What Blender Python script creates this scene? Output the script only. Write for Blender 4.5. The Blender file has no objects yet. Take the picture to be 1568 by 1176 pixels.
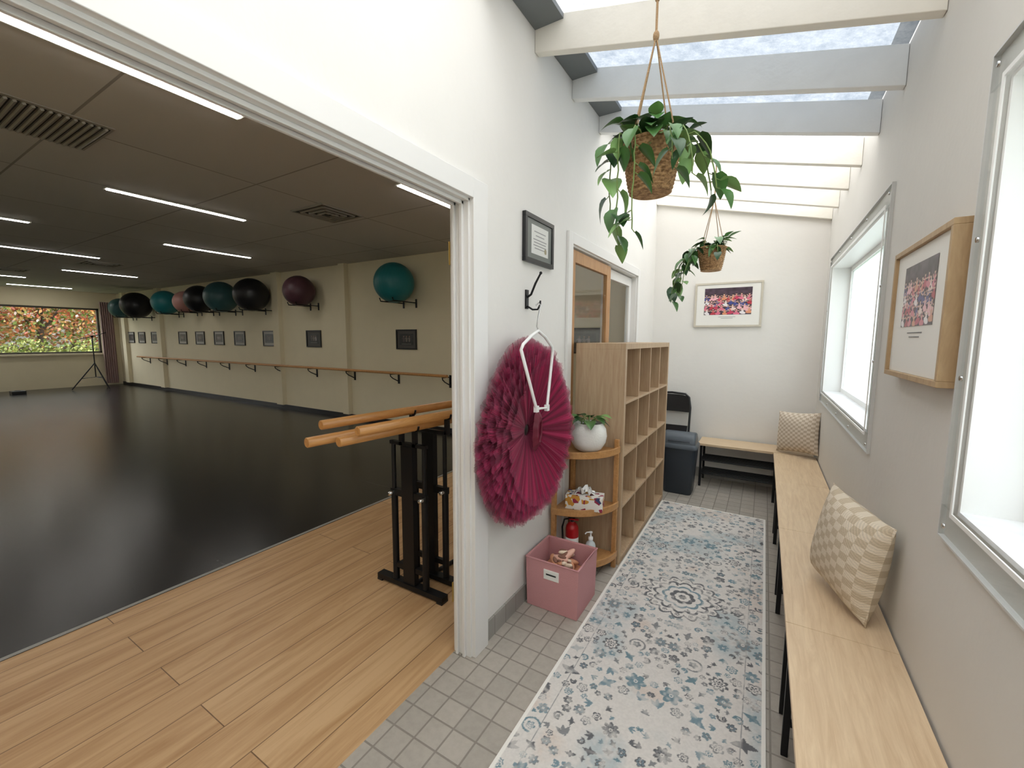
import bpy, math, random
import numpy as np
from mathutils import Vector, Matrix, Euler
random.seed(7); rng=np.random.default_rng(7)
scene=bpy.context.scene
scene.view_settings.view_transform='Standard'
scene.view_settings.exposure=0.12

def lin(c):
    c=c/255.0
    return c/12.92 if c<=0.04045 else ((c+0.055)/1.055)**2.4
def S(r,g,b): return (lin(r),lin(g),lin(b),1.0)

# ---------------------------------------------------------------- materials
def newmat(name):
    m=bpy.data.materials.new(name); m.use_nodes=True
    nt=m.node_tree; b=nt.nodes['Principled BSDF']
    return m,nt,b
def plain(name,col,rough=0.5,metal=0.0,bump=0.0,bscale=60,spec=0.5,var=0.0,vscale=3.0,coat=0.0):
    m,nt,b=newmat(name)
    b.inputs['Base Color'].default_value=col
    b.inputs['Roughness'].default_value=rough
    b.inputs['Metallic'].default_value=metal
    b.inputs['Specular IOR Level'].default_value=spec
    b.inputs['Coat Weight'].default_value=coat
    g=nt.nodes.new('ShaderNodeNewGeometry')
    if var>0:
        n=nt.nodes.new('ShaderNodeTexNoise'); n.inputs['Scale'].default_value=vscale; n.inputs['Detail'].default_value=4
        nt.links.new(g.outputs['Position'],n.inputs['Vector'])
        r=nt.nodes.new('ShaderNodeValToRGB')
        r.color_ramp.elements[0].position=0.3; r.color_ramp.elements[1].position=0.7
        r.color_ramp.elements[0].color=tuple(c*(1-var) for c in col[:3])+(1,)
        r.color_ramp.elements[1].color=col
        nt.links.new(n.outputs['Fac'],r.inputs['Fac']); nt.links.new(r.outputs['Color'],b.inputs['Base Color'])
    if bump>0:
        n2=nt.nodes.new('ShaderNodeTexNoise'); n2.inputs['Scale'].default_value=bscale; n2.inputs['Detail'].default_value=3
        nt.links.new(g.outputs['Position'],n2.inputs['Vector'])
        bp=nt.nodes.new('ShaderNodeBump'); bp.inputs['Strength'].default_value=bump; bp.inputs['Distance'].default_value=0.01
        nt.links.new(n2.outputs['Fac'],bp.inputs['Height']); nt.links.new(bp.outputs['Normal'],b.inputs['Normal'])
    return m
def emis(name,col,s):
    m,nt,b=newmat(name)
    b.inputs['Base Color'].default_value=(0.8,0.8,0.8,1)
    b.inputs['Emission Color'].default_value=col; b.inputs['Emission Strength'].default_value=s
    return m
def wood(name,c1,c2,stretch=(12,1,12),rough=0.45,scale=4.0):
    m,nt,b=newmat(name)
    g=nt.nodes.new('ShaderNodeNewGeometry'); mp=nt.nodes.new('ShaderNodeMapping')
    mp.inputs['Scale'].default_value=stretch
    nt.links.new(g.outputs['Position'],mp.inputs['Vector'])
    n=nt.nodes.new('ShaderNodeTexNoise'); n.inputs['Scale'].default_value=scale; n.inputs['Detail'].default_value=8; n.inputs['Roughness'].default_value=0.65; n.inputs['Distortion'].default_value=0.6
    nt.links.new(mp.outputs['Vector'],n.inputs['Vector'])
    r=nt.nodes.new('ShaderNodeValToRGB'); r.color_ramp.elements[0].position=0.32; r.color_ramp.elements[1].position=0.68
    r.color_ramp.elements[0].color=c1; r.color_ramp.elements[1].color=c2
    nt.links.new(n.outputs['Fac'],r.inputs['Fac']); nt.links.new(r.outputs['Color'],b.inputs['Base Color'])
    b.inputs['Roughness'].default_value=rough
    return m
def colattr(name,rough=0.8,sheen=0.0,alpha=False,bump=0.0):
    m,nt,b=newmat(name)
    a=nt.nodes.new('ShaderNodeAttribute'); a.attribute_name='Col'
    nt.links.new(a.outputs['Color'],b.inputs['Base Color'])
    b.inputs['Roughness'].default_value=rough
    if alpha: nt.links.new(a.outputs['Alpha'],b.inputs['Alpha']); b.inputs['Specular IOR Level'].default_value=.15
    b.inputs['Sheen Weight'].default_value=sheen
    if bump>0:
        n2=nt.nodes.new('ShaderNodeTexNoise'); n2.inputs['Scale'].default_value=400
        g=nt.nodes.new('ShaderNodeNewGeometry'); nt.links.new(g.outputs['Position'],n2.inputs['Vector'])
        bp=nt.nodes.new('ShaderNodeBump'); bp.inputs['Strength'].default_value=bump; bp.inputs['Distance'].default_value=0.003
        nt.links.new(n2.outputs['Fac'],bp.inputs['Height']); nt.links.new(bp.outputs['Normal'],b.inputs['Normal'])
    return m

WALL=plain('wall_paint_white',S(233,230,225),0.75,bump=0.12,bscale=25,var=0.03,spec=0.2)
WALL_R=plain('wall_paint_shaded_white',S(216,213,207),0.6,bump=0.1,bscale=25,var=0.03,spec=0.25)  # right wall greyed in its colour for the shade it stands in
CREAM=plain('studio_wall_cream',S(230,219,190),0.75,bump=0.1,bscale=20,var=0.04,spec=0.2)
TRIM=plain('trim_gloss_white',S(230,228,225),0.35,spec=0.5)
RAFTER=plain('rafter_white_paint',S(240,235,224),0.5,bump=0.25,bscale=18,var=0.05,vscale=8)
RAFTERB=plain('rafter_pale_paint',S(238,238,236),0.5,bump=0.25,bscale=18,var=0.05,vscale=8)
FLASH=plain('grey_flashing',S(120,124,126),0.5,metal=0.3)
BLACK=plain('black_metal',S(26,26,28),0.4,metal=0.4)
BLACKP=plain('black_plastic',S(24,24,27),0.35)
WHITE=plain('white_satin',S(240,240,238),0.35)
SILL=plain('sill_marbled_white',S(236,238,240),0.3,var=0.2,vscale=9)
CERAM=plain('white_ceramic',S(238,236,230),0.25,bump=0.3,bscale=120)
CHROME=plain('chrome',S(200,200,200),0.2,metal=1.0)
BRASS=plain('brass',S(190,160,90),0.35,metal=0.9)
OAK=wood('oak_laminate',S(202,174,140),S(222,198,164),(14,1.2,14),0.4)
OAKX=wood('oak_laminate_cross',S(202,174,140),S(222,198,164),(1.2,14,14),0.4)
KAL=wood('white_stained_oak_veneer',S(174,144,114),S(196,170,138),(14,14,1.0),0.5)
BAMB=wood('bamboo_wood',S(176,126,74),S(202,152,98),(12,3,12),0.4)
RAIL=wood('barre_pine',S(184,128,70),S(212,158,96),(14,1,14),0.3)
FRAMEW=wood('picture_frame_oak',S(164,134,98),S(186,158,120),(10,10,2),0.5)
DOORW=wood('door_timber',S(164,118,72),S(188,142,94),(12,12,1.5),0.4)
PALEF=plain('pale_birch_frame',S(206,198,182),0.5,var=0.08,vscale=20)

def brickmat(name,c1,c2,mortar,bw,bh,ms,offset,swap=False,rough=0.5,grain=0.0,bump=0.3,offs=(0,0,0),spec=0.5,gcol=None):
    m,nt,b=newmat(name)
    g=nt.nodes.new('ShaderNodeNewGeometry'); mp=nt.nodes.new('ShaderNodeMapping'); mp.vector_type='POINT'
    if swap: mp.inputs['Rotation'].default_value=(0,0,math.radians(90))
    mp.inputs['Location'].default_value=offs
    nt.links.new(g.outputs['Position'],mp.inputs['Vector'])
    t=nt.nodes.new('ShaderNodeTexBrick'); t.inputs['Scale'].default_value=1.0
    t.inputs['Brick Width'].default_value=bw; t.inputs['Row Height'].default_value=bh
    t.inputs['Mortar Size'].default_value=ms; t.inputs['Mortar Smooth'].default_value=0.2; t.offset=offset
    t.inputs['Color1'].default_value=c1; t.inputs['Color2'].default_value=c2; t.inputs['Mortar'].default_value=mortar
    nt.links.new(mp.outputs['Vector'],t.inputs['Vector'])
    out=t.outputs['Color']
    if grain>0:
        mp2=nt.nodes.new('ShaderNodeMapping')
        mp2.inputs['Scale'].default_value=(11,0.8,1) if swap else (3,3,3)
        nt.links.new(g.outputs['Position'],mp2.inputs['Vector'])
        addn=nt.nodes.new('ShaderNodeVectorMath'); addn.operation='MULTIPLY_ADD'
        addn.inputs[1].default_value=(30,30,30)
        nt.links.new(t.outputs['Color'],addn.inputs[0]); nt.links.new(mp2.outputs['Vector'],addn.inputs[2])
        n=nt.nodes.new('ShaderNodeTexNoise'); n.inputs['Scale'].default_value=1.6 if swap else 12; n.inputs['Detail'].default_value=9; n.inputs['Roughness'].default_value=0.62; n.inputs['Distortion'].default_value=1.2 if swap else 0
        nt.links.new(addn.outputs['Vector'],n.inputs['Vector'])
        r=nt.nodes.new('ShaderNodeValToRGB')
        r.color_ramp.elements[0].position=0.28; r.color_ramp.elements[1].position=0.6
        gc=gcol or (1-grain,1-grain,1-grain,1)
        r.color_ramp.elements[0].color=gc; r.color_ramp.elements[1].color=(1,1,1,1)
        nt.links.new(n.outputs['Fac'],r.inputs['Fac'])
        mx=nt.nodes.new('ShaderNodeMix'); mx.data_type='RGBA'; mx.blend_type='MULTIPLY'; mx.inputs['Factor'].default_value=1.0
        nt.links.new(out,mx.inputs['A']); nt.links.new(r.outputs['Color'],mx.inputs['B']); out=mx.outputs['Result']
    nt.links.new(out,b.inputs['Base Color'])
    b.inputs['Roughness'].default_value=rough; b.inputs['Specular IOR Level'].default_value=spec
    if bump>0:
        bp=nt.nodes.new('ShaderNodeBump'); bp.invert=True; bp.inputs['Strength'].default_value=bump; bp.inputs['Distance'].default_value=0.003
        nt.links.new(t.outputs['Fac'],bp.inputs['Height']); nt.links.new(bp.outputs['Normal'],b.inputs['Normal'])
    return m
TILE=brickmat('grey_floor_tiles',S(178,170,159),S(165,158,148),S(138,131,122),0.105,0.105,0.004,0.0,rough=0.5,grain=0.12)
SKIRT=brickmat('grey_skirting_tiles',S(160,157,151),S(152,149,143),S(134,130,122),0.105,0.3,0.003,0.0,rough=0.5,swap=True)
PLANK=brickmat('oak_plank_floor',S(206,170,127),S(198,160,117),S(122,92,62),1.9,0.19,0.0022,0.37,swap=True,rough=0.42,grain=0.3,gcol=(0.70,0.61,0.50,1),bump=0.2)
CTILE=brickmat('ceiling_tiles',S(206,202,197),S(201,197,192),S(158,153,147),1.2,1.2,0.008,0.0,rough=0.85,bump=0.3,offs=(0.3,0.25,0),spec=0.1)
VINYL=brickmat('black_dance_vinyl',S(37,35,34),S(33,31,30),S(62,59,57),30.0,1.6,0.008,0.0,rough=0.25,grain=0.3,bump=0.0,offs=(5,0.3,0),spec=0.42)

def glassmat(name,tint,gloss=0.06):
    m=bpy.data.materials.new(name); m.use_nodes=True; nt=m.node_tree; nt.nodes.clear()
    o=nt.nodes.new('ShaderNodeOutputMaterial'); t=nt.nodes.new('ShaderNodeBsdfTransparent'); t.inputs['Color'].default_value=tint
    g=nt.nodes.new('ShaderNodeBsdfGlossy'); g.inputs['Roughness'].default_value=0.03
    mx=nt.nodes.new('ShaderNodeMixShader'); mx.inputs[0].default_value=gloss
    nt.links.new(t.outputs[0],mx.inputs[1]); nt.links.new(g.outputs[0],mx.inputs[2]); nt.links.new(mx.outputs[0],o.inputs[0])
    return m
GLASS=glassmat('clear_glass',(0.93,0.95,0.95,1),0.09)
ACRYL=glassmat('acrylic_strip',(0.97,0.98,0.98,1),0.05)
def roofmat(name,c1,c2,scale,mix=0.2):
    m=bpy.data.materials.new(name); m.use_nodes=True; nt=m.node_tree; nt.nodes.clear()
    o=nt.nodes.new('ShaderNodeOutputMaterial'); t=nt.nodes.new('ShaderNodeBsdfTransparent')
    g=nt.nodes.new('ShaderNodeNewGeometry'); n=nt.nodes.new('ShaderNodeTexNoise'); n.inputs['Scale'].default_value=scale; n.inputs['Detail'].default_value=10; n.inputs['Roughness'].default_value=0.85
    nt.links.new(g.outputs['Position'],n.inputs['Vector'])
    r=nt.nodes.new('ShaderNodeValToRGB'); r.color_ramp.elements[0].position=0.36; r.color_ramp.elements[1].position=0.62
    r.color_ramp.elements[0].color=c1; r.color_ramp.elements[1].color=c2
    nt.links.new(n.outputs['Fac'],r.inputs['Fac']); nt.links.new(r.outputs['Color'],t.inputs['Color'])
    d=nt.nodes.new('ShaderNodeBsdfTranslucent'); nt.links.new(r.outputs['Color'],d.inputs['Color'])
    mx=nt.nodes.new('ShaderNodeMixShader'); mx.inputs[0].default_value=mix
    nt.links.new(t.outputs[0],mx.inputs[1]); nt.links.new(d.outputs[0],mx.inputs[2]); nt.links.new(mx.outputs[0],o.inputs[0])
    return m
ROOFC=roofmat('roof_sheet_dirty_blue',(0.105,0.122,0.142,1),(0.185,0.2,0.215,1),9,0.1)
ROOFB=roofmat('roof_sheet_bright',(0.15,.155,.16,1),(.4,.4,.4,1),16,.1)
ROOFW=roofmat('roof_sheet_white',(0.55,0.56,0.56,1),(0.8,0.8,0.8,1),30)
def frosted(name):
    m=bpy.data.materials.new(name); m.use_nodes=True; nt=m.node_tree; nt.nodes.clear()
    o=nt.nodes.new('ShaderNodeOutputMaterial'); t=nt.nodes.new('ShaderNodeBsdfTransparent'); t.inputs['Color'].default_value=(0.55,0.58,0.6,1)
    d=nt.nodes.new('ShaderNodeBsdfTranslucent'); d.inputs['Color'].default_value=(0.95,0.97,1,1)
    mx=nt.nodes.new('ShaderNodeMixShader'); mx.inputs[0].default_value=0.5
    nt.links.new(t.outputs[0],mx.inputs[1]); nt.links.new(d.outputs[0],mx.inputs[2]); nt.links.new(mx.outputs[0],o.inputs[0])
    return m
FROST=frosted('frosted_window_film')

# ---------------------------------------------------------------- mesh builder
class MB:
    def __init__(s): s.v=[]; s.f=[]; s.m=[]; s.sm=[]; s.mats=[]
    def mi(s,m):
        if m not in s.mats: s.mats.append(m)
        return s.mats.index(m)
    def add(s,vs,fs,m,smooth=False):
        o=len(s.v); s.v+= [tuple(v) for v in vs]; k=s.mi(m)
        for f in fs: s.f.append(tuple(i+o for i in f)); s.m.append(k); s.sm.append(smooth)
    def box(s,c,d,m,R=None):
        x,y,z=[q/2 for q in d]; C=Vector(c)
        vs=[Vector(p) for p in [(-x,-y,-z),(x,-y,-z),(x,y,-z),(-x,y,-z),(-x,-y,z),(x,-y,z),(x,y,z),(-x,y,z)]]
        if R is not None: vs=[R@p for p in vs]
        s.add([C+p for p in vs],[(0,3,2,1),(4,5,6,7),(0,1,5,4),(1,2,6,5),(2,3,7,6),(3,0,4,7)],m)
    def bb(s,x0,x1,y0,y1,z0,z1,m): s.box(((x0+x1)/2,(y0+y1)/2,(z0+z1)/2),(abs(x1-x0),abs(y1-y0),abs(z1-z0)),m)
    def tube(s,pts,r,m,seg=10,cap=True):
        pts=[Vector(p) for p in pts]; n=len(pts)
        rs=r if isinstance(r,(list,tuple)) else [r]*n
        vs=[];u=None
        for i,p in enumerate(pts):
            t=(pts[min(i+1,n-1)]-pts[max(i-1,0)]).normalized()
            if u is None:
                a=Vector((0,0,1)) if abs(t.z)<0.9 else Vector((1,0,0)); u=t.cross(a).normalized()
            else:
                u=(u-t*u.dot(t)); u=u.normalized() if u.length>1e-6 else t.orthogonal().normalized()
            w=t.cross(u)
            for k in range(seg):
                a=2*math.pi*k/seg; vs.append(p+(u*math.cos(a)+w*math.sin(a))*rs[i])
        fs=[]
        for i in range(n-1):
            for k in range(seg):
                a=i*seg+k;b=i*seg+(k+1)%seg; fs.append((a,b,b+seg,a+seg))
        s.add(vs,fs,m,True)
        if cap:
            s.add(vs[:seg],[tuple(range(seg))[::-1]],m); s.add(vs[-seg:],[tuple(range(seg))],m)
    def lathe(s,prof,c,m,seg=32,axis='Z',smooth=True):
        vs=[];n=len(prof)
        for (r,z) in prof:
            for k in range(seg):
                a=2*math.pi*k/seg
                p=(r*math.cos(a),r*math.sin(a),z)
                if axis=='Y': p=(p[0],p[2],p[1])
                if axis=='X': p=(p[2],p[0],p[1])
                vs.append((c[0]+p[0],c[1]+p[1],c[2]+p[2]))
        fs=[]
        for i in range(n-1):
            for k in range(seg):
                a=i*seg+k;b=i*seg+(k+1)%seg; fs.append((a,b,b+seg,a+seg))
        s.add(vs,fs,m,smooth)
    def ball(s,c,r,m,sc=(1,1,1),seg=28,rings=16,R=None):
        vs=[];fs=[]
        for i in range(rings+1):
            ph=math.pi*i/rings
            for k in range(seg):
                a=2*math.pi*k/seg
                p=Vector((r*sc[0]*math.sin(ph)*math.cos(a),r*sc[1]*math.sin(ph)*math.sin(a),r*sc[2]*math.cos(ph)))
                if R is not None: p=R@p
                vs.append(Vector(c)+p)
        for i in range(rings):
            for k in range(seg):
                a=i*seg+k;b=i*seg+(k+1)%seg
                fs.append((a,a+seg,b+seg,b))
        s.add(vs,fs,m,True)
    def prism(s,poly,z0,z1,m):
        n=len(poly); vs=[(p[0],p[1],z0) for p in poly]+[(p[0],p[1],z1) for p in poly]
        fs=[tuple(range(n))[::-1],tuple(range(n,2*n))]+[(i,(i+1)%n,(i+1)%n+n,i+n) for i in range(n)]
        s.add(vs,fs,m)
    def leaf(s,p,d,up,L,m,W=0.75,droop=0.35):
        p=Vector(p); d=Vector(d).normalized(); sd=d.cross(Vector(up)); 
        sd=sd.normalized() if sd.length>1e-3 else d.orthogonal().normalized(); n=sd.cross(d).normalized()
        ts=[0,.08,.22,.4,.6,.8,.93,1.0]; hw=[0.02,.30,.46,.48,.38,.22,.09,0.0]
        vs=[];fs=[]
        for t,h in zip(ts,hw):
            c=p+d*(t*L)-n*(droop*L*t*t)
            back=-0.07*L if t==.08 else 0
            for k in (-1,-.5,0,.5,1):
                vs.append(c+sd*(k*h*L*W)+n*(abs(k)*h*L*0.22)+d*(back*abs(k)))
        for i in range(len(ts)-1):
            for k in range(4):
                a=i*5+k; fs.append((a,a+1,a+6,a+5))
        s.add(vs,fs,m,True)
    def build(s,name,bevel=0,parent=None):
        me=bpy.data.meshes.new(name)
        V=np.array(s.v,dtype=float)
        o=(V.min(0)+V.max(0))/2
        me.from_pydata([tuple(v) for v in (V-o)],[],s.f)
        for m in s.mats: me.materials.append(m)
        me.polygons.foreach_set('material_index',s.m); me.polygons.foreach_set('use_smooth',s.sm)
        me.update()
        ob=bpy.data.objects.new(name,me); ob.location=o; scene.collection.objects.link(ob)
        if bevel>0:
            b=ob.modifiers.new('bevel','BEVEL'); b.width=bevel; b.segments=2; b.limit_method='ANGLE'; b.angle_limit=math.radians(50)
        if parent is not None:
            bpy.context.view_layer.update()
            ob.parent=parent; ob.matrix_parent_inverse=parent.matrix_world.inverted()
        return ob
def gridmesh(name,org,co,rgba,mat,parent=None,smooth=False):
    ny,nx,_=co.shape; org=np.array(org,float)
    me=bpy.data.meshes.new(name)
    me.vertices.add(nx*ny); me.vertices.foreach_set('co',(co.reshape(-1,3)).ravel())
    i=np.arange((ny-1)*(nx-1)); r=i//(nx-1); c=i%(nx-1); a=r*nx+c
    q=np.stack([a,a+1,a+nx+1,a+nx],1).astype(np.int32)
    me.loops.add(q.size); me.loops.foreach_set('vertex_index',q.ravel())
    me.polygons.add(len(q)); me.polygons.foreach_set('loop_start',np.arange(len(q))*4); me.polygons.foreach_set('loop_total',np.full(len(q),4))
    at=me.color_attributes.new('Col','FLOAT_COLOR','POINT'); at.data.foreach_set('color',rgba.reshape(-1,4).ravel())
    me.polygons.foreach_set('use_smooth',[smooth]*len(q))
    me.materials.append(mat); me.update(calc_edges=True); me.validate()
    ob=bpy.data.objects.new(name,me); ob.location=org; scene.collection.objects.link(ob)
    if parent is not None:
        bpy.context.view_layer.update(); ob.parent=parent; ob.matrix_parent_inverse=parent.matrix_world.inverted()
    return ob
def colorgrid(name,org,U,V,arr,mat,parent=None):
    ny,nx,_=arr.shape; U=np.array(U,float);V=np.array(V,float)
    uu,vv=np.meshgrid(np.linspace(0,1,nx),np.linspace(0,1,ny))
    co=uu[...,None]*U+vv[...,None]*V
    rgba=np.ones((ny,nx,4)); rgba[...,:3]=arr
    return gridmesh(name,org,co,rgba,mat,parent)
def L3(r,g,b): return np.array([lin(r),lin(g),lin(b)])

# ---------------------------------------------------------------- dimensions
XL=-1.11; XLS=-1.20; XR=0.46; YE=4.97; YB=-1.6
DY0,DY1,DZ=-1.1,1.505,2.10
SX0=-17.6; SY0=-3.2; SY1=5.15; SZ=2.83
def wallX(name,x0,x1,y0,y1,z0,z1,holes,m):
    ys=sorted({y0,y1}|{h[0] for h in holes}|{h[1] for h in holes}); zs=sorted({z0,z1}|{h[2] for h in holes}|{h[3] for h in holes})
    b=MB()
    for i in range(len(ys)-1):
        for j in range(len(zs)-1):
            cy=(ys[i]+ys[i+1])/2; cz=(zs[j]+zs[j+1])/2
            if any(h[0]<cy<h[1] and h[2]<cz<h[3] for h in holes): continue
            b.bb(x0,x1,ys[i],ys[i+1],zs[j],zs[j+1],m)
    return b.build(name)
b=MB(); b.bb(XLS+0.0,XR+0.3,YB-0.1,YE+0.1,-0.1,0.0,TILE); b.build('floor_corridor')
b=MB(); b.bb(-2.95,XLS+0.0,SY0,SY1,-0.1,0.0,PLANK); b.build('floor_studio_oak')
b=MB(); b.bb(SX0,-2.95,SY0,SY1,-0.1,0.003,VINYL); b.bb(-2.975,-2.95,SY0,SY1,0.003,0.005,plain('vinyl_edge_tape',S(150,148,142),0.4)); b.build('floor_studio_vinyl')
HD=(2.58,4.22,0,2.12)
wallX('wall_left',XLS,XL,YB,SY1,0,3.35,[(DY0,DY1,0,DZ),HD],WALL)
W1=(2.66,4.56,1.05,2.12); W2=(-0.5,1.50,1.05,2.12)
wallX('wall_right',XR,XR+0.22,YB,YE,0,3.0,[W1,W2],WALL_R)
b=MB(); b.bb(XL,XR+0.22,YE,YE+0.12,0,3.4,WALL); b.build('wall_end')
b=MB(); b.bb(XL,XR+0.22,YB-0.12,YB,0,3.4,WALL); b.build('wall_behind')
b=MB(); b.bb(SX0,XLS,SY1,SY1+0.12,0,SZ+0.1,CREAM); b.build('wall_studio_side')
b=MB()
for x,w in ((-6.62,0.16),(-8.75,0.22),(-14.45,0.25),(-16.95,0.25)): b.bb(x-w/2,x+w/2,SY1-0.09,SY1,0.09,SZ,CREAM)
b.build('trim_3_pilasters')
b=MB(); b.bb(SX0,XLS,SY0-0.12,SY0,0,SZ+0.1,CREAM); b.build('wall_studio_near')
wallX('wall_studio_far',SX0-0.2,SX0,SY0-0.12,SY1+0.12,0,SZ+0.1,[(-1.5,4.72,1.0,2.35)],CREAM)
b=MB(); b.bb(SX0-0.2,XLS,SY0-0.12,SY1+0.12,SZ,SZ+0.1,CTILE); b.build('ceiling')
b=MB(); b.bb(SX0,XLS,SY1-0.015,SY1,0.003,0.085,BLACKP); b.build('baseboard_studio')
b=MB(); b.bb(XL,XL+0.012,DY1+0.09,2.5,0,0.10,SKIRT); b.bb(XL,XL+0.012,4.3,YE,0,0.10,SKIRT); b.build('baseboard_left')
b=MB(); b.bb(XL+0.015,XR-0.015,YE-0.012,YE,0,0.10,SKIRT); b.build('baseboard_end')
b=MB(); b.bb(XR-0.012,XR,YB,YE-0.015,0,0.10,SKIRT); b.build('baseboard_right')
b=MB()
DWF=plain('dark_window_frame',S(70,66,60),0.4)
for (y0,y1,z0,z1) in ((-1.5,4.72,1.0,1.05),(-1.5,4.72,2.3,2.35),(-1.5,-1.45,1.0,2.35),(4.67,4.72,1.0,2.35)): b.bb(SX0-0.12,SX0-0.04,y0,y1,z0,z1,DWF)
b.bb(SX0-0.01,SX0+0.08,-1.6,4.8,0.95,1.0,CREAM); b.bb(SX0-0.085,SX0-0.08,-1.45,4.67,1.05,2.3,GLASS)
b.build('window_3')
CUR=plain('curtain_dusty_pink',S(176,150,146),0.85)
b=MB(); n=40; vs=[];fs=[]
for i in range(n+1):
    y=4.70+0.30*i/n; x=SX0+0.13+0.035*math.sin(i*0.95)
    vs+= [(x,y,0.06),(x+0.01*math.sin(i),y,2.55)]
for i in range(n): fs.append((2*i,2*i+2,2*i+3,2*i+1))
b.add(vs,fs,CUR,True); b.build('curtain')

# ---------------------------------------------------------------- door trims
b=MB()
b.bb(XLS-0.004,XL+0.005,DY1-0.022,DY1,0,DZ,TRIM); b.bb(XLS-0.004,XL+0.005,DY0,DY0+0.022,0,DZ,TRIM); b.bb(XLS-0.004,XL+0.005,DY0,DY1,DZ-0.022,DZ,TRIM)
for x0,x1 in ((XLS+0.015,XLS+0.028),(XLS+0.055,XLS+0.07)):
    b.bb(x0,x1,DY1-0.036,DY1-0.022,0,DZ-0.022,TRIM); b.bb(x0,x1,DY0+0.022,DY1-0.022,DZ-0.036,DZ-0.022,TRIM)
for x0,x1,aw in ((XL,XL+0.026,.095),(XLS-0.018,XLS,.06)):
    q=-0.012 if x0==XL else 0.012
    b.bb(x0,x1,DY1+q,DY1+aw,0,DZ+0.07,TRIM); b.bb(x0,x1,DY0-aw,DY0-q,0,DZ+0.07,TRIM); b.bb(x0,x1,DY0-q,DY1+q,DZ+q,DZ+0.07,TRIM)
for z in (0.25,1.82): b.bb(XLS-0.008,XLS-0.004,DY1-0.03,DY1-0.004,z,z+0.10,BRASS)
b.build('trim_1',bevel=0.003)
y0,y1,_,z1=HD
b=MB()
b.bb(XL,XL+0.018,y0-0.06,y0+0.01,0,z1+0.06,TRIM); b.bb(XL,XL+0.018,y1-0.01,y1+0.06,0,z1+0.06,TRIM); b.bb(XL,XL+0.018,y0+0.01,y1-0.01,z1-0.01,z1+0.06,TRIM)
b.bb(XLS,XL,y0,y0+0.02,0,z1,TRIM); b.bb(XLS,XL,y1-0.02,y1,0,z1,TRIM); b.bb(XLS,XL,y0+0.02,y1-0.02,z1-0.02,z1,TRIM)
b.build('trim_2',bevel=0.002)
b=MB(); ya,yb=y0+0.022,y0+0.86
b.bb(XL-0.04,XL-0.008,ya,ya+0.09,0.01,z1-0.03,DOORW); b.bb(XL-0.04,XL-0.008,yb-0.09,yb,0.01,z1-0.03,DOORW)
b.bb(XL-0.04,XL-0.008,ya+0.09,yb-0.09,z1-0.11,z1-0.03,DOORW); b.bb(XL-0.04,XL-0.008,ya+0.09,yb-0.09,0.01,0.25,DOORW)
b.bb(XL-0.027,XL-0.022,ya+0.09,yb-0.09,0.25,z1-0.11,GLASS); b.build('door_2',bevel=0.003)
b=MB(); ya,yb=yb-0.02,y1-0.022
b.bb(XL-0.08,XL-0.045,ya,ya+0.07,0.01,z1-0.03,TRIM); b.bb(XL-0.08,XL-0.045,yb-0.07,yb,0.01,z1-0.03,TRIM)
b.bb(XL-0.08,XL-0.045,ya+0.07,yb-0.07,z1-0.11,z1-0.03,TRIM); b.bb(XL-0.08,XL-0.045,ya+0.07,yb-0.07,0.01,0.2,TRIM)
b.bb(XL-0.065,XL-0.06,ya+0.07,yb-0.07,0.2,z1-0.11,GLASS); b.build('door_3',bevel=0.003)

# ---------------------------------------------------------------- right windows
GE=plain('aluminium_bead',S(206,206,204),0.4)
def rwin(name,W):
    y0,y1,z0,z1=W; b=MB(); t=0.012
    b.bb(XR-0.004,XR+0.15,y0,y1,z0,z0+t,SILL); b.bb(XR-0.004,XR+0.15,y0,y1,z1-t,z1,WHITE)
    b.bb(XR-0.004,XR+0.15,y0,y0+t,z0+t,z1-t,WHITE); b.bb(XR-0.004,XR+0.15,y1-t,y1,z0+t,z1-t,WHITE)
    f=0.035
    b.bb(XR+0.12,XR+0.15,y0+t,y1-t,z0+t,z0+t+f,WHITE); b.bb(XR+0.12,XR+0.15,y0+t,y1-t,z1-t-f,z1-t,WHITE)
    b.bb(XR+0.12,XR+0.15,y0+t,y0+t+f,z0+t+f,z1-t-f,WHITE); b.bb(XR+0.12,XR+0.15,y1-t-f,y1-t,z0+t+f,z1-t-f,WHITE)
    b.bb(XR+0.132,XR+0.137,y0+t+f,y1-t-f,z0+t+f,z1-t-f,FROST)
    e=0.085; x0,x1=XR-0.012,XR-0.006
    for q in ((y0-e,y1+e,z0-e,z0),(y0-e,y1+e,z1,z1+e),(y0-e,y0,z0,z1),(y1,y1+e,z0,z1)): b.bb(x0,x1,*q,ACRYL)
    for q in ((y0-.012,y1+.012,z0-.012,z0),(y0-.012,y1+.012,z1,z1+.012),(y0-.012,y0,z0,z1),(y1,y1+.012,z0,z1)): b.bb(XR-0.016,XR-0.0125,*q,WHITE)
    for q in ((y0-e-.005,y1+e+.005,z0-e-.005,z0-e),(y0-e-.005,y1+e+.005,z1+e,z1+e+.005),(y0-e-.005,y0-e,z0-e,z1+e),(y1+e,y1+e+.005,z0-e,z1+e)): b.bb(XR-0.013,XR,*q,GE)
    n=5
    for i in range(n):
        yy=y0-e*0.6+(y1-y0+1.2*e)*i/(n-1)
        for zz in (z0-e*0.6,z1+e*0.6): b.lathe([(0.0,-0.003),(0.007,-0.003),(0.007,0.002)],(XR-0.013,yy,zz),CHROME,12,'X')
    for zz in (z0+(z1-z0)*0.33,z0+(z1-z0)*0.66):
        for yy in (y0-e*0.6,y1+e*0.6): b.lathe([(0.0,-0.003),(0.007,-0.003),(0.007,0.002)],(XR-0.013,yy,zz),CHROME,12,'X')
    b.build(name)
rwin('window_1',W1); rwin('window_2',W2)

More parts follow.
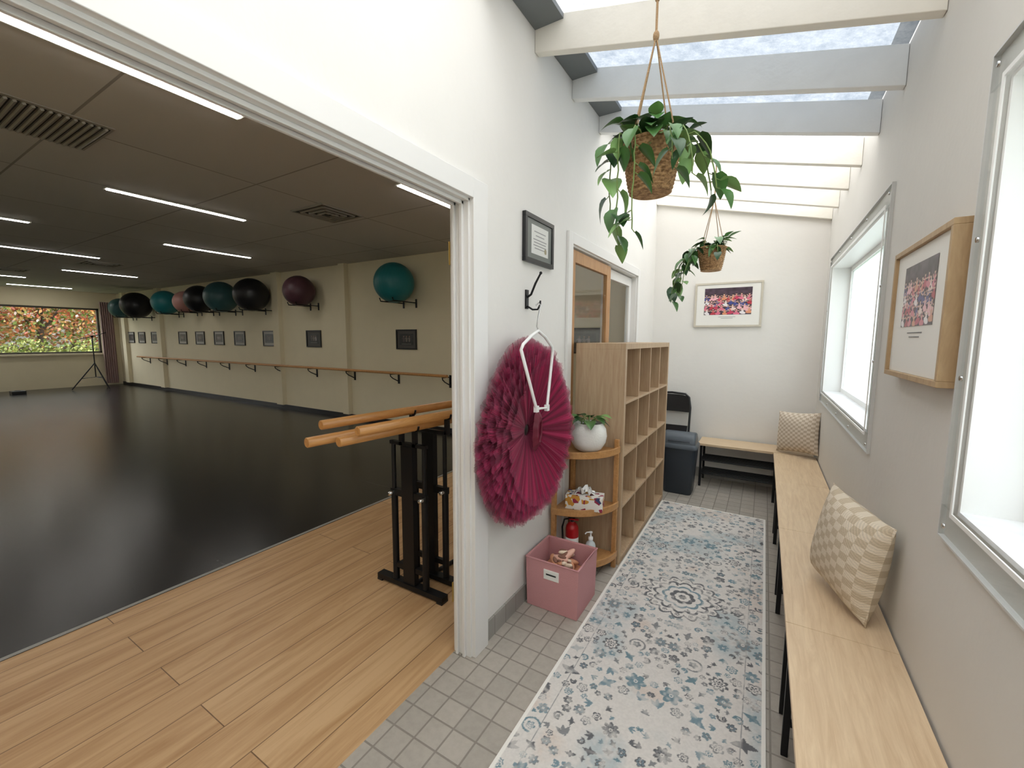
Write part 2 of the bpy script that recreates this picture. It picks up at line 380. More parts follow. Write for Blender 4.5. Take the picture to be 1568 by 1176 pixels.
# ---------------------------------------------------------------- rafters and roof
def zb(x,off=0): return 2.97+(x-XL)*(2.605-2.97)/(XR-XL)+off
def beam(y0,y1,m):
    b=MB(); a,c=XL+.001,XR-.001
    vs=[(a,y0,zb(a)),(c,y0,zb(c)),(c,y1,zb(c)),(a,y1,zb(a))]; vs+=[(v[0],v[1],v[2]+.17) for v in vs]
    b.add(vs,[(0,3,2,1),(4,5,6,7),(0,1,5,4),(1,2,6,5),(2,3,7,6),(3,0,4,7)],m); b.build('roof_rafter',bevel=0.003)
RY=[-1.4,-0.9,-0.4,0.1,0.6,1.1,1.60,2.09,2.58,3.07,3.56,4.05,4.54]
for i,y in enumerate(RY): beam(y-.023,y+.023,RAFTERB if i in (8,9) else RAFTER)
beam(YE-.05,YE-.001,RAFTER)
def roofsheet(y0,y1,m):
    b=MB(); o=0.178; a,c=XL+.002,XR-.002
    b.add([(a,y0,zb(a,o)),(c,y0,zb(c,o)),(c,y1,zb(c,o)),(a,y1,zb(a,o))],[(0,1,2,3)],m); b.build('skylight_panel')
roofsheet(YB+.002,1.60,ROOFW); roofsheet(1.6,2.09,ROOFB); roofsheet(2.09,3.07,ROOFC); roofsheet(3.07,YE-.002,ROOFW)
b=MB()
for i in range(len(RY)-1): b.bb(XL+0.001,XL+0.16,RY[i]+.024,RY[i+1]-.024,3.075,3.10,FLASH)
b.build('trim_roof_flashing')

# ---------------------------------------------------------------- studio ceiling lights, vents
TUBE=emis('led_diffuser',(1.0,0.96,0.9,1),34.0)
LB=plain('luminaire_body',S(200,198,192),0.5)
def strip(x,y0,y1):
    b=MB(); b.bb(x-.045,x+.045,y0,y1,SZ-0.012,SZ-0.001,LB); b.bb(x-.024,x+.024,y0+.015,y1-.015,SZ-0.017,SZ-0.012,TUBE)
    b.build('ceiling_strip_light')
for k,x in enumerate((-2.8,-5.15,-7.45,-9.75,-12.1,-14.4,-16.6)):
    for s in ((-2.2,.28,2.75) if k%2==0 else (-1.0,1.5)): strip(x,s,s+1.2)
VENT=plain('vent_grille',S(160,154,145),0.6); VD=plain('vent_dark',S(50,47,44),0.8)
def vent(cx,cy,sz,slat=False):
    b=MB(); b.box((cx,cy,SZ-0.004),(sz,sz,0.006),VENT)
    if slat:
        n=16
        for i in range(n):
            yy=cy-sz*0.44+sz*0.88*i/(n-1); b.box((cx,yy,SZ-0.014),(sz*0.9,0.016,0.012),VENT,Euler((0.5,0,0)).to_matrix())
            b.box((cx,yy+0.014,SZ-0.0085),(sz*0.9,0.012,0.003),VD)
    else:
        for i in range(4):
            q=sz*(0.94-0.22*i); z=SZ-0.01-0.006*i; w=0.02
            for dx,dy,lx,ly in ((0,q/2,q,w),(0,-q/2,q,w),(q/2,0,w,q),(-q/2,0,w,q)): b.box((cx+dx,cy+dy,z),(lx,ly,0.012),VENT)
            q2=q-0.05
            for dx,dy,lx,ly in ((0,q2/2,q2,w),(0,-q2/2,q2,w),(q2/2,0,w,q2),(-q2/2,0,w,q2)): b.box((cx+dx,cy+dy,SZ-0.009),(lx,ly,0.004),VD)
    b.build('ceiling_vent')
vent(-4.1,3.0,0.52); vent(-3.97,0.85,0.6,True); vent(-10.5,2.9,0.52); vent(-13.0,2.2,0.52)

# ---------------------------------------------------------------- wall barre
b=MB(); yb_=SY1-0.2; zb_=0.93
b.tube([(-15.7,yb_,zb_),(-4.1,yb_,zb_)],0.023,RAIL,12)
x=-15.4
while x<-4.0:
    b.tube([(x,yb_,zb_-0.022),(x,yb_+0.01,zb_-0.06),(x,yb_+0.06,zb_-0.1),(x,SY1-0.012,zb_-0.16)],0.009,BLACK,8)
    b.tube([(x,yb_,zb_-0.03),(x,SY1-0.012,zb_-0.03)],0.008,BLACK,8)
    b.bb(x-0.02,x+0.02,SY1-0.012,SY1-0.001,zb_-0.2,zb_+0.0,BLACK); x+=1.12
b.build('ballet_wall_barre')
# ---------------------------------------------------------------- exercise balls
def ballmat(n,c): return plain(n,c,0.4,spec=0.4)
TE=ballmat('ball_teal',S(34,114,120)); PU=ballmat('ball_plum',S(84,54,62)); BK=ballmat('ball_black',S(28,27,30)); SL=ballmat('ball_slate',S(56,92,96)); PK=ballmat('ball_dusty_rose',S(176,128,120))
for (x,z,r,m) in ((-5.03,2.36,.31,TE),(-7.55,2.37,.28,PU),(-9.1,2.37,.33,BK),(-10.33,2.38,.33,SL),(-11.36,2.38,.31,BK),(-12.2,2.35,.26,PK),(-13.2,2.37,.3,TE),(-14.9,2.36,.35,BK),(-16.25,2.33,.28,SL)):
    b=MB(); cy=SY1-r-0.03
    prof=[(max(r*math.sin(a),1e-4)*(1+0.004*math.cos(a*36)),-r*math.cos(a)) for a in np.linspace(0,math.pi,60)]
    b.lathe(prof,(x,cy,z),m,40,'X')
    o=b.build('exercise_ball')
    b=MB(); dz=r*math.cos(math.asin(0.45))+0.012; dy=r*0.5
    for s in (-1,1):
        xx=x+s*r*0.45
        b.tube([(xx,SY1-0.012,z-dz+0.0),(xx,cy-dy,z-dz),(xx,cy-dy-0.02,z-dz+0.05)],0.009,BLACK,8)
        b.bb(xx-0.015,xx+0.015,SY1-0.012,SY1-0.001,z-dz-0.08,z-dz+0.06,BLACK)
    b.tube([(x-r*.45,cy-dy+.05,z-dz),(x+r*.45,cy-dy+.05,z-dz)],0.007,BLACK,8)
    b.build('wall_bracket',parent=o)
# ---------------------------------------------------------------- pictures
PRINT=colattr('printed_picture',0.35)
def noise2(ny,nx,s,r=rng):
    gy,gx=max(2,int(ny/s)+2),max(2,int(nx/s)+2); g=r.random((gy,gx))
    y=np.linspace(0,gy-1.001,ny); x=np.linspace(0,gx-1.001,nx); yi=y.astype(int); xi=x.astype(int); fy=(y-yi)[:,None]; fx=(x-xi)[None]
    fy=fy*fy*(3-2*fy); fx=fx*fx*(3-2*fx)
    a=g[yi][:,xi];b_=g[yi][:,xi+1];c=g[yi+1][:,xi];d=g[yi+1][:,xi+1]
    return (a*(1-fx)+b_*fx)*(1-fy)+(c*(1-fx)+d*fx)*fy
def ell(A,cx,cy,rx,ry,col,ang=0):
    ny,nx,_=A.shape; yy,xx=np.mgrid[0:ny,0:nx]; dx=xx-cx; dy=yy-cy; ca,sa=math.cos(ang),math.sin(ang)
    m=((dx*ca+dy*sa)/rx)**2+((-dx*sa+dy*ca)/ry)**2<1; A[m]=col
def studiopic():
    A=np.zeros((34,46,3)); A[:]=L3(40,40,42); A+=noise2(34,46,8)[...,None]*0.03
    for k in range(3):
        cx=14+k*9; c=L3(*random.choice(((120,110,105),(150,140,140),(90,80,80))))
        ell(A,cx,16,2.5,7,c); ell(A,cx,25,1.5,1.8,L3(150,120,105)); ell(A,cx-3,20,4,1,c,0.6)
    A[3:5,8:38]=L3(110,108,104)
    return A
DMAT=plain('dark_mat_board',S(84,82,78),0.6); GMAT=plain('grey_mat_board_pale',S(176,174,168),0.6)
for i,x in enumerate((-2.0,-5.12,-7.61,-9.16,-10.36,-11.3,-12.25,-13.2,-14.93,-15.84,-16.62)):
    w,h=0.46,0.33; z=1.48; y=SY1-0.002
    b=MB(); f=0.022
    for q in ((x-w/2,x+w/2,z+h/2-f,z+h/2),(x-w/2,x+w/2,z-h/2,z-h/2+f),(x-w/2,x-w/2+f,z-h/2+f,z+h/2-f),(x+w/2-f,x+w/2,z-h/2+f,z+h/2-f)): b.bb(q[0],q[1],y-0.022,y,q[2],q[3],BLACKP)
    b.bb(x-w/2+f,x+w/2-f,y-0.008,y,z-h/2+f,z+h/2-f,DMAT if i<3 else GMAT)
    o=b.build('framed_photo')
    colorgrid('print',(x-w/2+.07,y-0.0095,z-h/2+.07),(w-.14,0,0),(0,0,h-.14),studiopic(),PRINT,parent=o)
def dancers(mute=0.0):
    ny,nx=110,150; A=np.zeros((ny,nx,3)); A[:]=L3(56,40,52); A+=(noise2(ny,nx,10)[...,None]*np.array([0.06,0.04,0.06]))
    r=random.Random(3)
    for row,(yb0,n) in enumerate(((70,11),(50,10),(32,9),(16,8))):
        for k in range(n):
            cx=8+(nx-16)*k/(n-1)+r.uniform(-3,3); y=yb0+r.uniform(-4,4)
            c=L3(*r.choice(((206,62,94),(224,114,140),(190,56,70),(240,180,190),(236,230,232),(70,80,150),(226,150,110),(240,214,208))))
            ell(A,cx,y-8,8+r.random()*4,5.5,c,r.uniform(-.5,.5)); ell(A,cx,y,3.2,7,c)
            ell(A,cx-5,y+3,6,1.3,L3(220,178,158),r.uniform(-1,.2)); ell(A,cx+5,y+3,6,1.3,L3(220,178,158),r.uniform(-.2,1))
            ell(A,cx,y+10,2.6,3.4,L3(222,182,160)); ell(A,cx,y+12.4,2.7,2.0,L3(60,42,34))
    g=A.mean(axis=2,keepdims=True); return A*(1-mute)+g*mute
def frame(name,c,U,N,w,h,fw,fd,fm,matm,pw,ph,poff,arr):
    U=Vector(U);N=Vector(N);Z=Vector((0,0,1));C=Vector(c); R=Matrix((U,N,Z)).transposed(); b=MB()
    def bx(u,v,du,dv,n0,n1,m): b.box(C+U*u+Z*v+N*((n0+n1)/2),(du,n1-n0,dv),m,R)
    bx(0,h/2-fw/2,w,fw,0.001,fd,fm); bx(0,-h/2+fw/2,w,fw,0.001,fd,fm); bx(w/2-fw/2,0,fw,h-2*fw,0.001,fd,fm); bx(-w/2+fw/2,0,fw,h-2*fw,0.001,fd,fm)
    bx(0,0,w-2*fw,h-2*fw,0.001,fd*0.75,matm)
    o=b.build(name,bevel=0.0015)
    P=C+U*(-pw/2)+Z*(-ph/2+poff)+N*(fd*0.75+0.0012)
    colorgrid('print',P,U*pw,(0,0,ph),arr,PRINT,parent=o)
    if h>.3:
        b=MB(); LN=plain('caption_ink',S(120,120,122),.6)
        for k,l in enumerate((.16,.11)): 
            q=C+Z*(-ph/2+poff-.022-.014*k)+N*(fd*.75+.0010); b.box(q,(l,.0006,.003),LN,R)
        b.build('caption',parent=o)
    return o
MATW=plain('white_mat_board',S(236,234,228),0.6)
frame('framed_photo',(-0.36,YE,1.865),(1,0,0),(0,-1,0),0.63,0.46,0.02,0.025,PALEF,MATW,0.44,0.275,0.035,dancers(.05))
frame('framed_photo',(XR,1.91,1.60),(0,-1,0),(-1,0,0),0.60,0.46,0.018,0.045,FRAMEW,MATW,0.34,0.21,0.055,dancers(.3))
cert=np.zeros((60,80,3)); cert[:]=L3(214,214,210)
for k,(a,c_) in enumerate(((12,50),(18,60),(24,56),(30,62),(38,40),(46,54))): cert[a:a+2,(80-c_)//2:(80+c_)//2]=L3(130,130,132)
ell(cert,66,12,6,6,L3(150,140,110))
frame('framed_certificate',(XL,2.12,2.03),(0,1,0),(1,0,0),0.34,0.25,0.024,0.022,BLACKP,plain('mat_board_reflection_grey',S(104,108,104),0.4),0.20,0.15,0,cert)  # mat coloured dark grey for the reflection over its border

# ---------------------------------------------------------------- shelf unit
b=MB(); x0,x1=-1.088,-0.752; y0,y1=2.66,4.07; H=1.475; T=0.038; t=0.016
b.bb(x0,x1,y0,y1,H-T,H,KAL); b.bb(x0,x1,y0,y1,0.0,T,KAL); b.bb(x0,x1,y0,y0+T,T,H-T,KAL); b.bb(x0,x1,y1-T,y1,T,H-T,KAL)
for i in range(1,4):
    zz=T+(H-2*T)*i/4; b.bb(x0+.002,x1-.002,y0+T,y1-T,zz-t/2,zz+t/2,KAL)
    yy=y0+T+(y1-y0-2*T)*i/4
    for j in range(4):
        za=T+(H-2*T)*j/4+(t/2 if j else 0); zc=T+(H-2*T)*(j+1)/4-(t/2 if j<3 else 0)
        b.bb(x0+.002,x1-.002,yy-t/2,yy+t/2,za,zc,KAL)
b.build('cube_shelf_unit',bevel=0.0015)

# ---------------------------------------------------------------- corner plant stand
b=MB(); cx,cy=-1.092,2.640; R=0.325
for z in (0.08,0.42,0.785):
    AN=np.linspace(0,math.pi/2,24)
    poly=[(cx,cy)]+[(cx+R*math.cos(a),cy-R*math.sin(a)) for a in AN]
    b.prism(poly,z,z+0.014,BAMB)
    vs=[];n=24
    for rr0 in (R-.006,R+.006):
        for a in AN: vs+=[(cx+rr0*math.cos(a),cy-rr0*math.sin(a),z-.012),(cx+rr0*math.cos(a),cy-rr0*math.sin(a),z+.03)]
    fs=[];o=2*n
    for i in range(n-1):
        a=2*i; fs+= [(a,a+2,a+3,a+1),(o+a,o+a+1,o+a+3,o+a+2),(a+1,a+3,o+a+3,o+a+1),(a,o+a,o+a+2,a+2)]
    b.add(vs,fs,BAMB)
for px,py,hh in ((cx+R-.012,cy-.014,.86),(cx+.014,cy-R+.012,.82),(cx+.014,cy-.014,.82)): b.bb(px-.014,px+.014,py-.014,py+.014,0.0,hh,BAMB)
b.build('corner_shelf_stand',bevel=0.002)
LEAF=plain('pothos_leaf',S(80,126,66),0.35,var=0.35,vscale=14,spec=0.5); LEAFD=plain('pothos_leaf_dark',S(48,84,46),0.35,var=0.3,vscale=14); LEAFL=plain('pothos_leaf_light',S(126,166,96),0.35,var=0.2,vscale=14)
STEM=plain('plant_stem',S(112,136,72),0.5); SOIL=plain('potting_soil',S(50,38,30),0.95,bump=0.5)
def rl(): return random.choice((LEAF,LEAF,LEAFD,LEAFD,LEAFL))
b=MB(); pc=(-0.922,2.485); z0=0.80
prof=[(0.001,0),(0.055,0),(0.085,.02),(0.108,.06),(0.115,.10),(0.108,.145),(0.088,.178),(0.082,.182),(0.078,.176),(0.098,.14),(0.001,.13)]
b.lathe(prof,(pc[0],pc[1],z0),CERAM,40)
b.lathe([(0.001,.158),(0.086,.158)],(pc[0],pc[1],z0),SOIL,24)
for k in range(17):
    a=random.uniform(0,6.28); rr=random.uniform(.01,.05); base=Vector((pc[0]+rr*math.cos(a),pc[1]+rr*math.sin(a),z0+.158))
    out=Vector((math.cos(a),math.sin(a),0)); hgt=random.uniform(.03,.08); tip=base+out*random.uniform(.02,.05)+Vector((0,0,hgt))
    b.tube([base,base+Vector((0,0,hgt*.6)),tip],0.0025,STEM,6); b.leaf(tip,out+Vector((0,0,random.uniform(-.3,.5))),(0,0,1),random.uniform(.065,.10),rl())
b.build('potted_pothos')
m,nt,bs=newmat('tissue_box_floral')
g=nt.nodes.new('ShaderNodeNewGeometry'); v=nt.nodes.new('ShaderNodeTexVoronoi'); v.inputs['Scale'].default_value=38
nt.links.new(g.outputs['Position'],v.inputs['Vector']); r=nt.nodes.new('ShaderNodeValToRGB'); r.color_ramp.interpolation='CONSTANT'
e=r.color_ramp.elements; e[0].color=S(238,234,226); e[1].position=0.45; e[1].color=S(150,40,70)
for p,c in ((0.6,S(240,236,228)),(0.72,S(60,70,110)),(0.82,S(238,236,230)),(0.9,S(210,150,60))):
    q=e.new(p); q.color=c
sp=nt.nodes.new('ShaderNodeSeparateColor'); nt.links.new(v.outputs['Color'],sp.inputs[0]); nt.links.new(sp.outputs[0],r.inputs['Fac']); nt.links.new(r.outputs['Color'],bs.inputs['Base Color'])
b=MB(); Rz=Euler((0,0,math.radians(12))).to_matrix(); tc=Vector((-0.925,2.46,0.4345))
b.box(tc+Vector((0,0,.045)),(0.23,0.115,0.088),m,Rz)
TIS=plain('tissue_paper',S(244,243,240),0.9)
vs=[];fs=[];n=9
for i in range(n):
    for j in range(n):
        u=i/(n-1)-.5;w=j/(n-1)-.5
        vs.append(tc+Rz@Vector((u*.12,w*.05+.015*math.sin(u*14),.09+.06*(1-abs(u)*1.6)*(0.6+.4*math.cos(w*9+u*8))+0.012*math.sin(u*25+w*17))))
for i in range(n-1):
    for j in range(n-1): a=i*n+j; fs.append((a,a+1,a+n+1,a+n))
b.add(vs,fs,TIS,True); b.build('tissue_box',bevel=0.0015)
RED=plain('extinguisher_red',S(178,24,30),0.3)
b=MB(); ec=(-1.0,2.44,0.0945)
b.lathe([(0.001,0),(.038,0),(.042,.006),(.042,.19),(.038,.21),(.024,.228),(.014,.235),(.014,.25),(0.001,.25)],ec,RED,28)
b.lathe([(.0425,.07),(.0428,.07),(.0428,.14),(.0425,.14)],ec,plain('extinguisher_label',S(232,228,224),0.4),28)
b.lathe([(.016,.24),(.018,.25),(.018,.262),(.001,.266)],ec,BLACKP,16)
b.box((ec[0]+.015,ec[1]-.01,ec[2]+.275),(.07,.014,.01),BLACKP,Euler((0,-.2,.5)).to_matrix()); b.box((ec[0]+.015,ec[1]-.01,ec[2]+.258),(.06,.012,.008),RED,Euler((0,.1,.5)).to_matrix())
b.tube([(ec[0]-.01,ec[1],ec[2]+.256),(ec[0]-.045,ec[1]-.02,ec[2]+.25),(ec[0]-.055,ec[1]-.03,ec[2]+.2),(ec[0]-.05,ec[1]-.03,ec[2]+.12)],.006,BLACKP,8)
b.build('fire_extinguisher')
b=MB(); sc=(-0.88,2.46,0.0945); CL=plain('sanitiser_bottle_clear',S(206,214,216),0.15,spec=0.6)
b.lathe([(.001,0),(.03,0),(.032,.005),(.032,.10),(.026,.118),(.013,.13),(.013,.14)],sc,CL,24)
b.lathe([(.0325,.025),(.033,.025),(.033,.085),(.0325,.085)],sc,plain('bottle_label',S(150,176,196),0.4),24)
b.lathe([(.015,.138),(.015,.155),(.005,.157),(.005,.18),(.011,.182),(.011,.19),(.001,.192)],sc,WHITE,16)
b.tube([(sc[0],sc[1],sc[2]+.187),(sc[0]-.02,sc[1]-.02,sc[2]+.188),(sc[0]-.028,sc[1]-.028,sc[2]+.178)],.004,WHITE,8)
b.build('hand_sanitiser_bottle')
# ---------------------------------------------------------------- pink fabric bin
PINK=plain('pink_fabric',S(202,146,148),0.9,bump=0.35,bscale=300); 
b=MB(); x0,x1,y0,y1,h=-1.085,-0.77,1.98,2.27,0.285
cx,cy=(x0+x1)/2,(y0+y1)/2
def ring(k,z): 
    hx=(x1-x0)/2*k; hy=(y1-y0)/2*k; return [(cx-hx,cy-hy,z),(cx+hx,cy-hy,z),(cx+hx,cy+hy,z),(cx-hx,cy+hy,z)]
vs=ring(.96,0.002)+ring(1.0,h)+ring(.94,h)+ring(.91,.02)
fs=[(3,2,1,0),(12,13,14,15)]
for k in range(3):
    for i in range(4): a=k*4+i; c=k*4+(i+1)%4; fs.append((a,c,c+4,a+4))
b.add(vs,fs,PINK)
b.tube([(x0,y0,h),(x1,y0,h),(x1,y1,h),(x0,y1,h),(x0,y0,h)],.005,PINK,6)
LAB=plain('label_card',S(238,236,230),0.5)
b.box((cx+.0,y0-.000,.215),(.09,.006,.055),LAB,Euler((0.03,0,0)).to_matrix()); b.box((cx,y0-.0045,.218),(.06,.002,.008),BLACKP)
o=b.build('pink_fabric_storage_bin',bevel=0.002)
SATIN=[plain('ballet_shoe_pink',S(228,178,158),0.5),plain('ballet_shoe_cream',S(234,214,190),0.5),plain('ballet_shoe_tan',S(200,140,104),0.5)]
SIN=plain('shoe_inside',S(130,90,74),.8)
b=MB()
for k in range(12):
    p=Vector((cx+random.uniform(-.075,.075),cy+random.uniform(-.07,.07),.205+random.uniform(0,.065))); Rm=Euler((random.uniform(-.5,.5),random.uniform(-.5,.5),random.uniform(0,3.1))).to_matrix()
    m=SATIN[k%3]; b.ball(p,.05,m,(1.25,.45,.36),16,10,Rm); b.ball(p+Rm@Vector((-.02,0,.013)),.028,SIN,(1.2,.5,.3),12,8,Rm)
b.bb(cx-.12,cx+.12,cy-.11,cy+.11,.03,.17,SATIN[2])
b.build('ballet_slippers',parent=o)

# ---------------------------------------------------------------- tutu on hanger
TU=colattr('maroon_tulle',0.85,sheen=0.1,alpha=True)
def tutu():
    cyY,cz=1.885,1.03; RH,RV=.446,.472; nth=1900; nr=18
    th=np.linspace(0,2*math.pi,nth); s=np.linspace(0,1,nr)[:,None]
    def per(f0,f1,n):
        o=np.zeros(nth)
        for _ in range(n): o+=np.cos(rng.integers(f0,f1)*th+rng.random()*6.283)
        return o/np.abs(o).max()
    root=None; NL=8
    for Lr in range(NL):
        f=Lr/(NL-1)                      # 0 = wall side, 1 = front
        pl=per(16,46,9); fine=per(60,150,20); big=per(3,8,4); edge=.6*per(20,90,20)+.4*per(120,420,40); st=.5+.5*per(110,420,50); st2=np.clip(.5+1.0*per(14,48,9),0,1)
        k=(1.02,1.03,.99,1.0,.95,.93,.86,.78)[Lr]
        sinp=np.maximum(0,np.sin(th)); cabs=np.abs(np.cos(th))
        wob=(1+.030*edge+.030*big+.018*pl)
        rx=RH*k*(1-.22*sinp*cabs)*wob; rz=RV*k*(1-.05*sinp*cabs)*wob
        r0=.03
        yy=cyY+(r0+(rx-r0)*s)*np.cos(th); zz=cz+(r0+(rz-r0)*s)*np.sin(th)
        x=-1.045+.115*f*(.10+.90*s**.8)+(.016*pl+.003*fine)*s**.8+.010*big*s
        x=np.maximum(x,-1.079)
        co=np.stack([x+0*yy,yy,zz],-1)-np.array((-1.0,cyY,cz))
        br=(.38+.62*st)*(.42+.58*st2)*(.85+.15*pl)*(.62+.5*s)  # pleat-valley shade painted into the colour, over streaks of tulle density
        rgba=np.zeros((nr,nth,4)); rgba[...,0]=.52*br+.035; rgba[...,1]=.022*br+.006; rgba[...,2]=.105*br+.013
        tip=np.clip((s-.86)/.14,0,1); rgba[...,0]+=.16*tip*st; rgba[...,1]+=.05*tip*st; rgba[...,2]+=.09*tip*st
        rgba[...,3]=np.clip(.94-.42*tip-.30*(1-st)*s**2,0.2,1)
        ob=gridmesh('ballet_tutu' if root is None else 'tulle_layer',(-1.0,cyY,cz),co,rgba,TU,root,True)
        root=root or ob
    bm=MB(); SAT=plain('tutu_satin_maroon',S(112,22,48),0.45); DK=plain('tutu_hole_shade',S(30,8,16),0.95)
    seg=40; vs=[];fs=[]; a0=.12
    for i,(rr,xx) in enumerate(((1.7,-.985),(1.25,-.965),(1.0,-0.955),(.85,-0.962),(.8,-.985))):
        for k in range(seg):
            a=2*math.pi*k/seg; w=1+.06*math.sin(a*11); u=rr*.019*math.cos(a)*w; v=rr*.064*math.sin(a)*w
            vs.append((xx,cyY+.005+u*math.cos(a0)+v*math.sin(a0),cz+.005+v*math.cos(a0)-u*math.sin(a0)))
    for i in range(4):
        for k in range(seg): a=i*seg+k;c=i*seg+(k+1)%seg; fs.append((a,c,c+seg,a+seg))
    bm.add(vs,fs,SAT,True); bm.add(vs[-seg:],[tuple(range(seg))],DK)  # flat dark cap painted as the shade inside the waist opening
    bm.build('tutu_waistband',parent=root)
tutu()
b=MB(); HX=-0.905; k_=HX/-0.968
pts=[(-1.045,1.985,1.675),(-1.03,1.995,1.69),(-1.015,1.985,1.675),(-1.0,1.93,1.61),(-0.95,1.82,1.56),(HX,1.755,1.53)]
b.tube(pts,.0035,CHROME,8)
pp=[(1.86,1.15),(1.70,1.45),(1.72,1.475),(1.80,1.515),(1.87,1.54),(1.95,1.51),(2.03,1.46),(2.04,1.435),(1.98,1.14),(1.86,1.15)]
pp=[(HX,y*k_,1.5+(z-1.5)*k_) for y,z in pp]
b.tube(pp,.0075,WHITE,10)
for p in (pp[0],pp[8]): b.box(p,(.018,.022,.03),WHITE)
b.build('white_coat_hanger')
b=MB(); hy=2.0
b.bb(XL,XL+.008,hy-.014,hy+.014,1.66,1.76,BLACK)
b.tube([(XL+.006,hy,1.72),(XL+.03,hy,1.735),(XL+.055,hy,1.79),(XL+.085,hy,1.84)],[.006,.006,.006,.005],BLACK,10); b.ball((XL+.086,hy,1.842),.008,BLACK)
b.tube([(XL+.006,hy,1.675),(XL+.04,hy,1.655),(XL+.07,hy,1.655),(XL+.085,hy,1.68),(XL+.085,hy,1.70)],.005,BLACK,10)
b.build('wall_coat_hook')

# ---------------------------------------------------------------- swing bin, folding chair
NAVY=plain('bin_dark_slate_plastic',S(48,55,64),0.4); LIDC=plain('bin_lid_blue_grey',S(78,86,94),0.4)
b=MB(); cx,cy=-0.66,4.36
def rr(hx,hy,z,r=.04,n=5):
    o=[]
    for sx,sy,a0 in ((1,1,0),(-1,1,90),(-1,-1,180),(1,-1,270)):
        for i in range(n+1):
            a=math.radians(a0+90*i/n); o.append((cx+sx*(hx-r)+r*math.cos(a),cy+sy*(hy-r)+r*math.sin(a),z))
    return o
def loft(rings,m,sm=True,cap=True):
    n=len(rings[0]); vs=[p for q in rings for p in q]; fs=[]
    for i in range(len(rings)-1):
        for k in range(n): a=i*n+k;c=i*n+(k+1)%n; fs.append((a,c,c+n,a+n))
    b.add(vs,fs,m,sm)
    if cap: b.add(rings[0],[tuple(range(n))[::-1]],m); b.add(rings[-1],[tuple(range(n))],m)
loft([rr(.125,.10,0.0),rr(.13,.105,.01),rr(.155,.125,.44),rr(.155,.125,.455)],NAVY)
loft([rr(.165,.135,.455),rr(.165,.135,.485),rr(.15,.12,.50)],LIDC)
loft([rr(.15,.12,.50,.03),rr(.148,.11,.54,.03),rr(.145,.075,.585,.03),rr(.14,.03,.60,.02)],LIDC)
b.box((cx,cy-.095,.553),(.2,.006,.075),NAVY,Euler((-.66,0,0)).to_matrix())
b.build('swing_lid_bin')
b=MB()
cx=-0.86
def P(x,s,o=0): return (cx+x,4.955-0.02-0.16*(1-s/0.92)-o,0.012+s)
hw=.2
b.tube([P(-hw,0),P(-hw,.75),P(-hw+.02,.86),P(-hw+.06,.895),P(0,.905),P(hw-.06,.895),P(hw-.02,.86),P(hw,.75),P(hw,0)],.012,BLACKP,10)
vs=[];n=10
for i in range(n+1):
    x=-hw+2*hw*i/n; o=-.012*math.cos(math.pi*i/n*1-math.pi/2)
    for s in (.70,.885-.03*abs(2*i/n-1)**4): vs+= [P(x*.97,s,o),P(x*.97,s,o+.008)]
fs=[]
for i in range(n): a=4*i; fs+= [(a,a+4,a+6,a+2),(a+1,a+3,a+7,a+5),(a+2,a+6,a+7,a+3),(a,a+1,a+5,a+4)]
b.add(vs,fs,BLACKP,False)
b.tube([P(-hw+.025,0.0,.06),P(-hw+.025,.5,.035)],.011,BLACKP,8); b.tube([P(hw-.025,0.0,.06),P(hw-.025,.5,.035)],.011,BLACKP,8)
b.tube([P(-hw+.025,.12,.055),P(hw-.025,.12,.055)],.009,BLACKP,8)
sv=[P(-.17,.18,.03),P(.17,.18,.03),P(.19,.56,.03),P(-.19,.56,.03)]; sv2=[(v[0],v[1]-.02,v[2]) for v in sv]
b.add(sv+sv2,[(0,1,2,3),(7,6,5,4),(0,4,5,1),(1,5,6,2),(2,6,7,3),(3,7,4,0)],BLACKP)
b.build('folding_chair')

# ---------------------------------------------------------------- benches
def bench(y0,y1):
    b=MB(); x0,x1=0.128,0.452; h=.45
    b.bb(x0,x1,y0+.001,y1-.001,h-.022,h,OAK)
    for yy in (y0+.10,y1-.10):
        b.bb(x0+.008,x0+.030,yy-.011,yy+.011,0,h-.022,BLACK); b.bb(x1-.06,x1-.038,yy-.011,yy+.011,0,h-.022,BLACK)
        b.bb(x0+.030,x1-.06,yy-.011,yy+.011,h-.044,h-.022,BLACK); b.bb(x0+.030,x1-.06,yy-.01,yy+.01,.12,.14,BLACK)
    for xx in (x0+.019,x1-.049): b.bb(xx-.009,xx+.009,y0+.111,y1-.111,h-.04,h-.022,BLACK)
    b.bb(.28,.298,y0+.111,y1-.111,.12,.138,BLACK)
    b.build('oak_bench',bevel=0.0015)
for k in range(-2,4):
    bench(0.87+0.93*k,0.87+0.93*(k+1))
b=MB(); x0,x1,y0,y1=-0.53,0.44,4.605,4.945; h=.45
b.bb(x0,x1,y0,y1,h-.022,h,OAKX)
for xx in (x0+.03,x1-.03):
    for yy in (y0+.03,y1-.03): b.bb(xx-.011,xx+.011,yy-.011,yy+.011,0,h-.022,BLACK)
    b.bb(xx-.011,xx+.011,y0+.041,y1-.041,h-.044,h-.022,BLACK)
for z in (.13,.27):
    for j in range(7):
        yy=y0+.04+j*(y1-y0-.08)/6; b.tube([(x0+.03,yy,z),(x1-.03,yy,z)],.006,BLACK,8)
    for xx in (x0+.03,x1-.03): b.bb(xx-.008,xx+.008,y0+.041,y1-.041,z-.012,z-.004,BLACK)
b.build('shoe_rack_bench',bevel=0.001)

